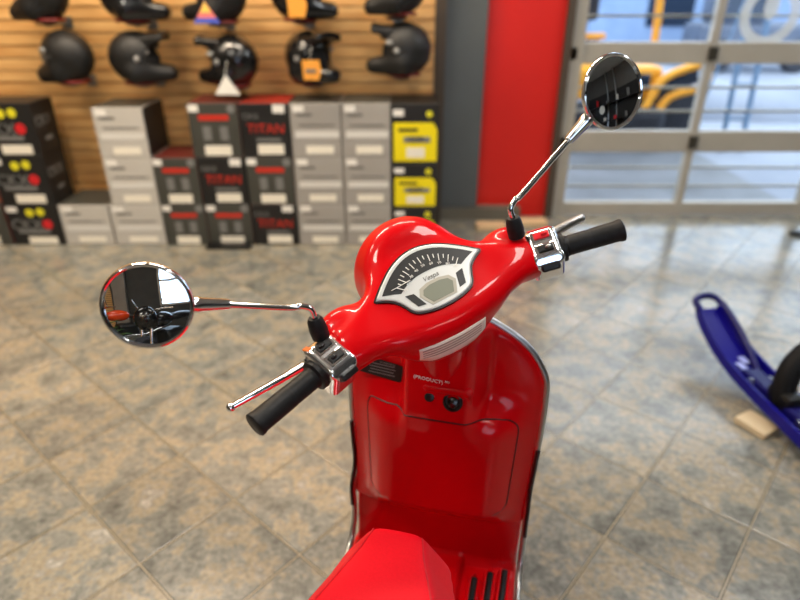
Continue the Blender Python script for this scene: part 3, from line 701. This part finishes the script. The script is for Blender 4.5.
fan = cat([(-.091, .046), (-.074, .062), (-.050, .080), (-.025, .092), (0, .096), (.025, .092), (.050, .080), (.074, .062), (.091, .046)], 4) + \
      cat([(.091, .046), (.076, .041), (.060, .034)], 3)[1:] + cat([(.060, .034), (.045, .043), (.024, .050), (0, .052), (-.024, .050), (-.045, .043), (-.060, .034)], 4)[1:] + cat([(-.060, .034), (-.076, .041), (-.091, .046)], 3)[1:-1]
prism('dial_face', fan, .005, .0066, DIAL, ic)
c0 = Vector((0, -.012))
for k in range(17):
    a = math.radians(136 - k * 5.75); L0, L1 = (.082, .096) if k % 2 == 0 else (.088, .096)
    sc_ = 1.0 - .10 * abs(k - 8) / 8
    d = Vector((math.cos(a), math.sin(a))); p = c0 + d * (L0 + L1) / 2 * sc_ * (1 if abs(k - 8) < 7 else .98)
    o = box('dial_tick', (p.x, p.y, .0069), (L1 - L0, .0014, .0006), WHITE, ic, R=Matrix.Rotation(a, 3, 'Z'))
for k, s in enumerate(['10', '20', '30', '40', '50', '60', '70', '80', '90']):
    a = math.radians(136 - k * 11.5); sc_ = 1.0 - .10 * abs(k - 4) / 4; p = c0 + Vector((math.cos(a), math.sin(a))) * .0765 * sc_
    text('dial_number', s, .0072, WHITE, ic, Matrix.Translation((p.x, p.y, .0068)), .0002)
tube('dial_needle', [(-.072, .047, .0078), (-.034, .049, .0078)], [.0006, .001], WHITE, ic, 8)
prism('lcd_frame', [(-.036, .013), (-.029, .026), (-.012, .031), (.012, .031), (.029, .026), (.036, .013), (.024, -.011), (-.024, -.011)], .005, .0068, mat('lcd_frame_grey', (170, 166, 152), .4), ic)
prism('lcd_screen', [(-.029, .012), (-.024, .021), (-.010, .025), (.010, .025), (.024, .021), (.029, .012), (.020, -.007), (-.020, -.007)], .006, .0074, LCD, ic)
for s in (-1, 1):
    P = [(s * .042, .023), (s * .057, .026), (s * .047, -.002), (s * .033, -.0045)]
    prism('warning_window', P if s < 0 else P[::-1], .005, .0068, DIAL, ic)
text('script_lettering', 'Vespa', .013, DARKTX, ic, Matrix.Translation((.0, .0385, .0064)), .0003, shear=.35)

# bars: switch clusters, grips, levers, mirrors
def side_frame(s):      # local axis along the grip
    a, b = Vector((s * .2, .0, 0)), Vector((s * .351, -.062, 0)); return a, b
for s in (-1, 1):
    a, b = side_frame(s); d = (b - a).normalized()
    n_ = (GN - d * GN.dot(d)).normalized(); t_ = n_.cross(d) if s > 0 else d.cross(n_)
    R_ = Matrix((d * s, t_ if t_.y > 0 else -t_, n_)).transposed()       # x outward along bar (right-handed by s), y forward-up, z towards the rider
    ctr = a + d * (.021 if s < 0 else .017) - n_ * .002
    def sw_sdf(x, y, z):
        q = rbox(x, y, z, (0, 0, 0), (.029, .040, .036), .012)
        return smax(q, (np.abs(y) * .62 + z * .79) - .043, .004)
    MS = Matrix.Translation(ctr) @ R_.to_4x4()
    shc = shell('switch_housing', sw_sdf, (-.04, -.05, -.045), (.04, .05, .045), .0028, BCHR, sc, HM_ @ MS)
    tube('seam_line', [(-.0292, -.03, .012), (-.0292, .03, .012)], .0012, BLACKP, shc, 6)
    for j, (py, mm) in enumerate(((.016, REDBTN if s > 0 else BLACKP), (-.012, BLACKP))):
        box('button_bezel', (0, py, .0355), (.036, .021, .003), CHROME, shc, bevel=.001)
        box('rocker_button', (0, py, .037), (.028, .014, .006), BLACKP if mm is BLACKP else mm, shc, bevel=.002)
        shell('button_tip', lambda x, y, z: ell(x, y, z, (.005 * s, py, .041), (.006, .004, .004)), (-.004 + .0, py - .006, .036), (.014, py + .006, .047), .002, SATIN if mm is BLACKP else mm, shc) if s > 0 else \
            shell('button_tip', lambda x, y, z: ell(x, y, z, (-.005, py, .041), (.006, .004, .004)), (-.014, py - .006, .036), (.004, py + .006, .047), .002, BLACKP, shc)
    box('horn_button', (.0, -.040, .018), (.034, .014, .020), BLACKP, shc, R=Matrix.Rotation(.6, 3, 'X'), bevel=.004)
    if s < 0: box('orange_mark', (-.020, .034, .028), (.010, .016, .003), ORANGEP, shc, R=Matrix.Rotation(-.65, 3, 'X'), bevel=.001)
    else: box('red_mark', (.0, .036, .026), (.04, .006, .003), CRD, shc, R=Matrix.Rotation(-.65, 3, 'X'), bevel=.001)
    # grip
    L_ = (b - a).length - (.030 if s < 0 else .047); gs = a + d * (.048 if s < 0 else .045)
    prof = [(0, 0), (.023, 0), (.0265, .002), (.0265, .009), (.0195, .011), (.0185, .016)] + [(.0188 if k % 2 else .0178, .018 + k * .0028) for k in range(16)] + [(.0188, .062), (.0190, L_ - .010), (.0205, L_ - .008), (.0205, L_ - .002), (.018, L_), (0, L_)]
    lathe('grip', prof, RUBBER, sc, 32, mw=HM_ @ axis_matrix(gs, d, (0, 0, 1)))
    # lever
    if s < 0: P = [(-.215, .030, -.004), (-.245, .040, -.008), (-.30, .047, -.016), (-.36, .049, -.020), (-.396, .050, -.022)]
    else: P = [(.215, .030, -.004), (.245, .045, -.006), (.285, .056, -.007), (.325, .060, -.008), (.350, .059, -.008)]
    bm = bmesh.new(); pts = smooth_path(P, 6); bm_tube(bm, pts, [(.0085 if s < 0 else .0105) - .0025 * (i / len(pts)) for i in range(len(pts))], 12)
    bmesh.ops.create_uvsphere(bm, u_segments=14, v_segments=10, radius=.0085, matrix=Matrix.Translation(P[-1]))
    from_bm('brake_lever', bm, SATIN if s > 0 else CHROME, sc, True, HM_)
    # mirror
    mc = Vector((-.419, .0, .219)) if s < 0 else Vector((.414, .0, .221)); nrm = Vector((-.15, -.868, .15)) if s < 0 else Vector((.02, -.868, .11)); nrm = nrm.normalized()
    bt = Vector((s * .213, .008, .048)) if s < 0 else Vector((.180, .012, .050))
    top = bt + Vector((-s * .002, -.004, .042))
    mdir = Vector((mc.x - top.x, 0, mc.z - (top.z + .022))).normalized()
    p0 = top + Vector((s * .003, 0, .014)); rim = mc - mdir * .060
    P = [top - Vector((0, 0, .006)), top + Vector((0, 0, .010)), p0 + mdir * .012 + Vector((0, 0, .003)), p0 + mdir * .03, rim - mdir * .042]
    mi = tube('mirror', smooth_path(P, 6), .0052, CHROME, sc, 14, mw=HM_)
    lathe('stem_boot', [(0, -.004), (.0150, -.004), (.0155, .012), (.0135, .029), (.010, .035), (0, .035)], RUBBER, mi, 24, mw=axis_matrix(bt, top - bt))
    lathe('stem_sleeve', [(0, -.008), (.0065, -.008), (.0085, -.004), (.0110, .034), (.0122, .036), (.0122, .044), (.0085, .046), (.0085, .058), (0, .058)], CHROME, mi, 24, mw=axis_matrix(rim - mdir * .046, mdir))
    MM = axis_matrix(mc, nrm, (1, 0, 0))
    lathe('mirror_housing', [(0, -.028), (.025, -.026), (.045, -.018), (.058, -.007), (.0632, .000), (.0640, .004), (.0625, .0075), (.0600, .0085), (.0578, .007), (.0572, .003), (0, .003)], CHROME, mi, 56, mw=MM)
    Rr = .55
    lathe('mirror_glass', [(.0575, .0035)] + [(r, .0045 + math.sqrt(Rr * Rr - r * r) - math.sqrt(Rr * Rr - .0575 ** 2)) for r in (.0575, .05, .042, .034, .025, .016, .008, 0)], MIRROR, mi, 56, mw=MM)

# warning sticker laid on the back of the headset
def on_headset(x, z):
    return march(headset_sdf, (x, -.16, z), (0, 1, 0), .3)
def sticker(name, x0, x1, zf0, zf1, m, off, nx=26, nz=5):
    bm = bmesh.new(); G = []
    for i in range(nx):
        x = x0 + (x1 - x0) * i / (nx - 1)
        G.append([bm.verts.new(on_headset(x, zf0(x) + (zf1(x) - zf0(x)) * j / (nz - 1)) + np.array([0, -off, 0])) for j in range(nz)])
    for i in range(nx - 1):
        for j in range(nz - 1): bm.faces.new((G[i][j], G[i + 1][j], G[i + 1][j + 1], G[i][j + 1]))
    r = bmesh.ops.extrude_face_region(bm, geom=bm.faces[:]); bmesh.ops.translate(bm, vec=(0, off * .9, 0), verts=[v for v in r['geom'] if isinstance(v, bmesh.types.BMVert)])
    return from_bm(name, bm, m, hs, True)
stk = sticker('warning_sticker', -.078, .052, lambda x: -.077 + .6 * max(0, abs(x + .014) - .045), lambda x: -.034, PINKISH, .0012)
for k in range(4):
    z0 = -.062 + k * .0062
    sticker('printed_line', -.073, .042, lambda x: z0, lambda x: z0 + .0026, STICKTXT, .0018, 26, 2)

# leg shield ------------------------------------------------------------------
LW = ([.20, .26, .45, .7, .80, .86, .90, .93, .96, .985, 1.0, 1.02], [.203, .203, .203, .209, .210, .205, .188, .165, .130, .082, .030, .0])
def rear_y(x, z):
    b2 = ss(-.092, -.068, x) * ss(.100, .050, x) * ss(.66, .80, z); ax = np.abs(x); w = np.interp(z, *LW) + 1e-6
    b1 = ss(.205, .10, ax) * ss(.43, .52, z) * ss(.84, .74, z)
    b = .050 * np.maximum(b1, 0) + .062 * b2 - .050 * b1 * b2
    y0 = .112 + .012 * ss(.8, .5, z) + .014 * (np.clip(ax / np.maximum(w, .05), 0, 1)) ** 4
    return y0 - b + .022 * ss(.455, .435, z) * ss(.24, .30, z)
def shield_sdf(x, y, z):
    ax = np.abs(x + .010 * ss(.7, .35, z) * (x < 0)); w = np.interp(z, *LW) + .010 * ss(.7, .35, z) * (x < 0)
    ax = np.abs(x); o = smax(ax - w, np.maximum(z - 1.0, .245 - z), .02) * .9
    return smax((np.maximum(rear_y(x, z) - y, y - (np.maximum(rear_y(x * 0 + .2, z), .112) + .028))) * .75, o, .010)
shl = shell('leg_shield', shield_sdf, (-.23, .0, .22), (.23, .18, 1.02), .0055, RED, sc)
# neck: column under the headset
shell('steering_neck', lambda x, y, z: smin(caps(x, y, z, (0, .10, .90), (0, .035, 1.05), .052, .050), ell(x, y, z, (0, .16, .78), (.09, .07, .2)), .04), (-.12, -.06, .55), (.12, .25, 1.08), .007, RED, sc)
def on_shield(x, z, off=.0): return Vector((x, float(rear_y(np.array([x]), np.array([z]))[0]) - off, z))
# glove box door: seams
dx, zt, zb, rr = .163, .782, .510, .035
DO = [(-dx, zt - .0)] + [(dx - rr + rr * math.sin(t), zt - rr + rr * math.cos(t)) for t in (0, .4, .8, 1.2, 1.57)] + [(dx - .004, zb + .06)] + [(dx - .02 - .03 + .03 * math.cos(t), zb + .03 - .03 * math.sin(t)) for t in (0, .5, 1.0, 1.57)] + [(-dx + .05 - .03 * math.sin(t), zb + .03 - .03 * math.cos(t)) for t in (0, .5, 1.0, 1.57)] + [(-dx + .004, zb + .06), (-dx, zt - .03)]
def dens(P, step=.008):
    out = []
    for i in range(len(P)):
        a, b = Vector((*P[i], 0)), Vector((*P[(i + 1) % len(P)], 0)); n = max(1, int((b - a).length / step))
        out += [tuple((a + (b - a) * k / n)[:2]) for k in range(n)]
    return out
DD = dens(DO)
bm = bmesh.new()   # the door itself: a thin skin just proud of the shield
nx_, nz_ = 40, 34; Gd = []
from_in = lambda x, z: True
for j in range(nz_ + 1):
    z = zb + (zt - zb) * j / nz_; row = []
    hw = dx - .006 * (1 - j / nz_)
    e = max(0, (zb + .03) - z); e2 = max(0, z - (zt - rr))
    hwR = hw - (.03 - math.sqrt(max(0, .03 ** 2 - e * e))) - (rr - math.sqrt(max(0, rr * rr - e2 * e2)))
    hwL = hw - (.03 - math.sqrt(max(0, .03 ** 2 - e * e))) - (rr - math.sqrt(max(0, rr * rr - e2 * e2))) * .3
    for i in range(nx_ + 1):
        x = -hwL + (hwR + hwL) * i / nx_; row.append(bm.verts.new(on_shield(x, z, .0025)))
    Gd.append(row)
for j in range(nz_):
    for i in range(nx_): bm.faces.new((Gd[j][i], Gd[j][i + 1], Gd[j + 1][i + 1], Gd[j + 1][i]))
r = bmesh.ops.extrude_face_region(bm, geom=bm.faces[:]); bmesh.ops.translate(bm, vec=(0, .004, 0), verts=[v for v in r['geom'] if isinstance(v, bmesh.types.BMVert)])
gd = from_bm('glove_box_door', bm, RED, sc, True); sharp(gd, 50)
edge = [Gd[0][i].co.copy() if False else None for i in ()]
pts = []
for j in range(nz_ + 1):
    z = zb + (zt - zb) * j / nz_; pts.append(None)
def door_edge():
    E = []
    def hw_(z, k):
        j = (z - zb) / (zt - zb); e = max(0, (zb + .03) - z); e2 = max(0, z - (zt - rr))
        return dx - .006 * (1 - j) - (.03 - math.sqrt(max(0, .03 ** 2 - e * e))) - (rr - math.sqrt(max(0, rr * rr - e2 * e2))) * k
    zs = [zb + (zt - zb) * (.5 - .5 * math.cos(PI * q / 40)) for q in range(41)]
    E += [(hw_(z, 1) + .0015, z) for z in zs]
    xr, xl = hw_(zt, 1), -hw_(zt, .3); E += [(xr + (xl - xr) * q / 24, zt + .0015) for q in range(1, 24)]
    E += [(-hw_(z, .3) - .0015, z) for z in reversed(zs)]
    xr, xl = hw_(zb, 1), -hw_(zb, .3); E += [(xl + (xr - xl) * q / 24, zb - .0015) for q in range(1, 24)]
    return E
tube('door_seam', [on_shield(x, z, .0003) for x, z in door_edge()], .0014, BLACKP, gd, 6, closed=True)
# lettering, key switch, data label
def wrapped(s_, size, x0, z0):
    t = text('white_lettering', s_, size, WHITE, shl, Matrix(), .0004)
    for v in t.data.vertices:
        x, z, o = v.co.x + x0, v.co.y + z0 + (v.co.x) * -.10, v.co.z
        v.co = (x, float(rear_y(np.array([x]), np.array([z]))[0]) - .0016 - o, z)
wrapped('(PRODUCT)', .0112, -.024, .884); wrapped('RED', .0056, .0145, .884)
kp = on_shield(.028, .838)
lathe('key_switch', [(0, -.01), (.020, -.01), (.020, .004), (.016, .006), (.014, .003), (0, .003)], BLACKP, shl, 28, mw=axis_matrix(kp, (0, -.9, .35)))
lathe('key_barrel', [(0, 0), (.011, 0), (.011, .0075), (.009, .009), (0, .009)], mat('dark_steel', (70, 68, 68), .25, metal=1), shl, 24, mw=axis_matrix(kp, (0, -.9, .35)))
lathe('seat_release_hole', [(0, -.006), (.010, -.006), (.010, .002), (.0085, .003), (0, .003)], BLACKP, shl, 20, mw=axis_matrix(on_shield(-.020, .841), (0, -.95, .3)))
shell('key_hood', lambda x, y, z: smin(caps(x, y, z, (-.026, kp.y + .004, .863), (.056, kp.y + .004, .863), .009, .009), caps(x, y, z, (.056, kp.y + .004, .863), (.060, kp.y + .016, .825), .008, .006), .01), (-.05, kp.y - .02, .81), (.08, kp.y + .03, .885), .003, RED, shl)
lc = on_shield(-.135, .852, .004)
LR = Matrix.Translation(lc) @ Matrix.Rotation(PI / 2, 4, 'X') @ Matrix.Rotation(-.10, 4, 'Z')
lab = prism('data_label', [(-.056, -.018), (.046, -.026), (.047, .016), (-.034, .024)], 0, .002, BLACKP, sc, mw=LR)
for k in range(4): box('printed_line', (.002, .010 - k * .0075, .0024), (.052 + .006 * (k % 2), .0022, .0006), GREYP, lab)
text('label_heading', 'WARNING', .007, GREYP, lab, Matrix.Translation((.012, .0155, .0022)), .0003)
# trim along the shield's rim
def rim(s, z): return Vector((s * (float(np.interp(z, *LW)) + .001), float(rear_y(np.array([.2]), np.array([z]))[0]) + .010, z))
def LFT(s, z): return -.011 * float(ss(.78, .30, z)) if s < 0 else .004 * float(ss(.5, .34, z))
for s in (-1, 1):
    zs = [.998, .992, .985, .972, .955, .935, .915, .89, .86, .82, .76, .68, .60, .52, .44, .36, .30]
    P = [rim(s, z) for z in zs if z > .5] + [Vector((s * .208 + LFT(s, z), y, z)) for y, z in ((.142, .47), (.152, .40), (.150, .335), (.115, .290), (.05, .275), (-.10, .27), (-.26, .268))]
    tr = tube('edge_trim', smooth_path(P, 4), .0075, SATIN, sc, 10)
    Q = [(rim(s, z) if z > .5 else Vector((s * .208 + LFT(s, z), {.47: .142, .40: .152}[z], z))) + Vector((s * .002, -.0075, 0)) for z in (.68, .62, .55, .47, .40)]
    tube('trim_insert', smooth_path(Q, 4), .005, BLACKP, tr, 8)
# floor board
def floor_sdf(x, y, z):
    d = rbox(x, y, z, (-.008, -.07, .245), (.213, .25, .022), .012)
    hump = rbox(x, y, z, (-.0, -.10, .262), (.072, .26, .028), .018)
    ramp = caps(np.clip(np.abs(x) - .16, 0, None), y, z, (0, .185, .275), (0, .185, .40), .035, .03)
    return smin(smin(d, hump, .012), ramp, .03)
fb = shell('floor_board', floor_sdf, (-.24, -.34, .21), (.22, .22, .45), .006, RED, sc)
for s in (-1, 1):
    for x0, x1, y1 in ((.098, .106, .100), (.132, .143, .124), (.164, .178, .140)):
        a, b = Vector((s * x0 - (.022 if s < 0 else 0), -.24, .268)), Vector((s * x1 - (.022 if s < 0 else 0), y1 - .0, .270))
        tube('rib_border', [a + Vector((-.011 * s, 0, 0)), b + Vector((-.011 * s, 0, 0)), b + Vector((0, .014, 0)), b + Vector((.011 * s, 0, 0)), a + Vector((.011 * s, 0, 0))], .0045, RED, fb, 8)
        tube('rubber_rib', [a, b], .0085, RUBBER, fb, 10)
# rear body and seat
def body_sdf(x, y, z):
    ax = np.abs(x)
    d = ell(ax, y, z, (.085, -.72, .46), (.135, .40, .20)); d = smin(d, rbox(x, y, z, (0, -.62, .58), (.12, .36, .12), .05), .06)
    d = smin(d, rbox(x, y, z, (0, -.335, .46), (.085, .045, .24), .03), .03)
    return smax(d, z - .705, .01)
shell('rear_body', body_sdf, (-.25, -1.16, .22), (.25, -.27, .73), .012, RED, sc)
SXO = -.016
def seat_w(y): return np.interp(-y, [.22, .25, .285, .35, .40, .50, .60, .75, .95, 1.05], [.036, .044, .053, .076, .094, .124, .142, .152, .145, .12])
def seat_zt(y): return np.interp(-y, [.2, .3, .5, .75, .9, 1.05], [.782, .785, .79, .80, .815, .815])
def seat_sdf(x, y, z):
    zt_ = seat_zt(y); w = seat_w(y) + np.clip(zt_ - z, 0, .1) * .62
    d = smax(np.abs(x - SXO) - w, z - zt_, .014)
    d = smax(d, y + .234 - np.clip(zt_ - z, 0, .1) * .35 + 1.6 * (x - SXO) ** 2, .018)
    d = smax(d, -1.03 - y, .03)
    return smax(d, .695 - z, .008)
st = shell('seat', seat_sdf, (-.22, -1.06, .68), (.20, -.19, .83), .0065, SEATM, sc)
for s in (-1, 1):
    ys = [-.243, -.26, -.285, -.32, -.36, -.40, -.46, -.54, -.64, -.76, -.9]
    tube('seat_piping', smooth_path([(SXO + s * (float(seat_w(y)) - .0015), y, float(seat_zt(y)) - .0028) for y in ys], 4), .0014, mat('piping_red', (196, 8, 26), .5), st, 6)
# running gear
def wheel(y, R_, name, parent, m4=None):
    M_ = (m4 or Matrix()) @ Matrix.Translation((0, y, R_)) @ Matrix.Rotation(PI / 2, 4, 'Y')
    w = lathe(name, [(R_ - .085, -.03), (R_ - .06, -.045), (R_ - .03, -.055), (R_ - .006, -.035), (R_, 0), (R_ - .006, .035), (R_ - .03, .055), (R_ - .06, .045), (R_ - .085, .03)], TYRE, parent, 44, mw=M_)
    lathe('hub', [(0, -.035), (.05, -.035), (.06, -.02), (R_ - .088, -.02), (R_ - .083, -.032), (R_ - .083, .032), (R_ - .088, .02), (.06, .02), (.05, .035), (0, .035)], SATIN, w, 32)
    return w
AX = Matrix.Translation((0, .41, 0)) 
wheel(.47, .235, 'wheel', sc); wheel(-.87, .235, 'wheel', sc)
shell('front_fender', lambda x, y, z: smax(smax(ell(x, y, z, (0, .46, .26), (.095, .31, .30)), -ell(x, y, z, (0, .47, .22), (.078, .27, .27)), .006), .26 - z - .25 * (y - .3), .01), (-.11, .12, .1), (.11, .80, .6), .008, RED, sc)
tube('steering_column', [(0, .035, 1.0), (0, .36, .38)], .024, BLACKP, sc, 14)
tube('fork_arm', [(-.04, .36, .40), (-.07, .42, .33), (-.07, .47, .235)], .018, SATIN, sc, 12)
shell('horn_cover', lambda x, y, z: smax(ell(x, y, z, (0, .155, .70), (.055, .035, .22)), .12 - y, .01), (-.07, .1, .45), (.07, .21, .95), .007, RED, sc)
box('engine_case', (-.03, -.72, .26), (.16, .36, .16), SATIN, sc, bevel=.04)
for s in (-1, 1): tube('stand_leg', [(s * .05, -.50, .22), (s * .10, -.52, .10), (s * .13, -.55, .012)], .012, BLACKP, sc, 10)
lathe('tail_light', [(0, -.01), (.05, -.01), (.05, .01), (.03, .022), (0, .025)], mat('tail_lens', (170, 10, 16), .1), sc, 24, mw=Matrix.Translation((0, -1.10, .55)) @ Matrix.Rotation(PI / 2, 4, 'X'))
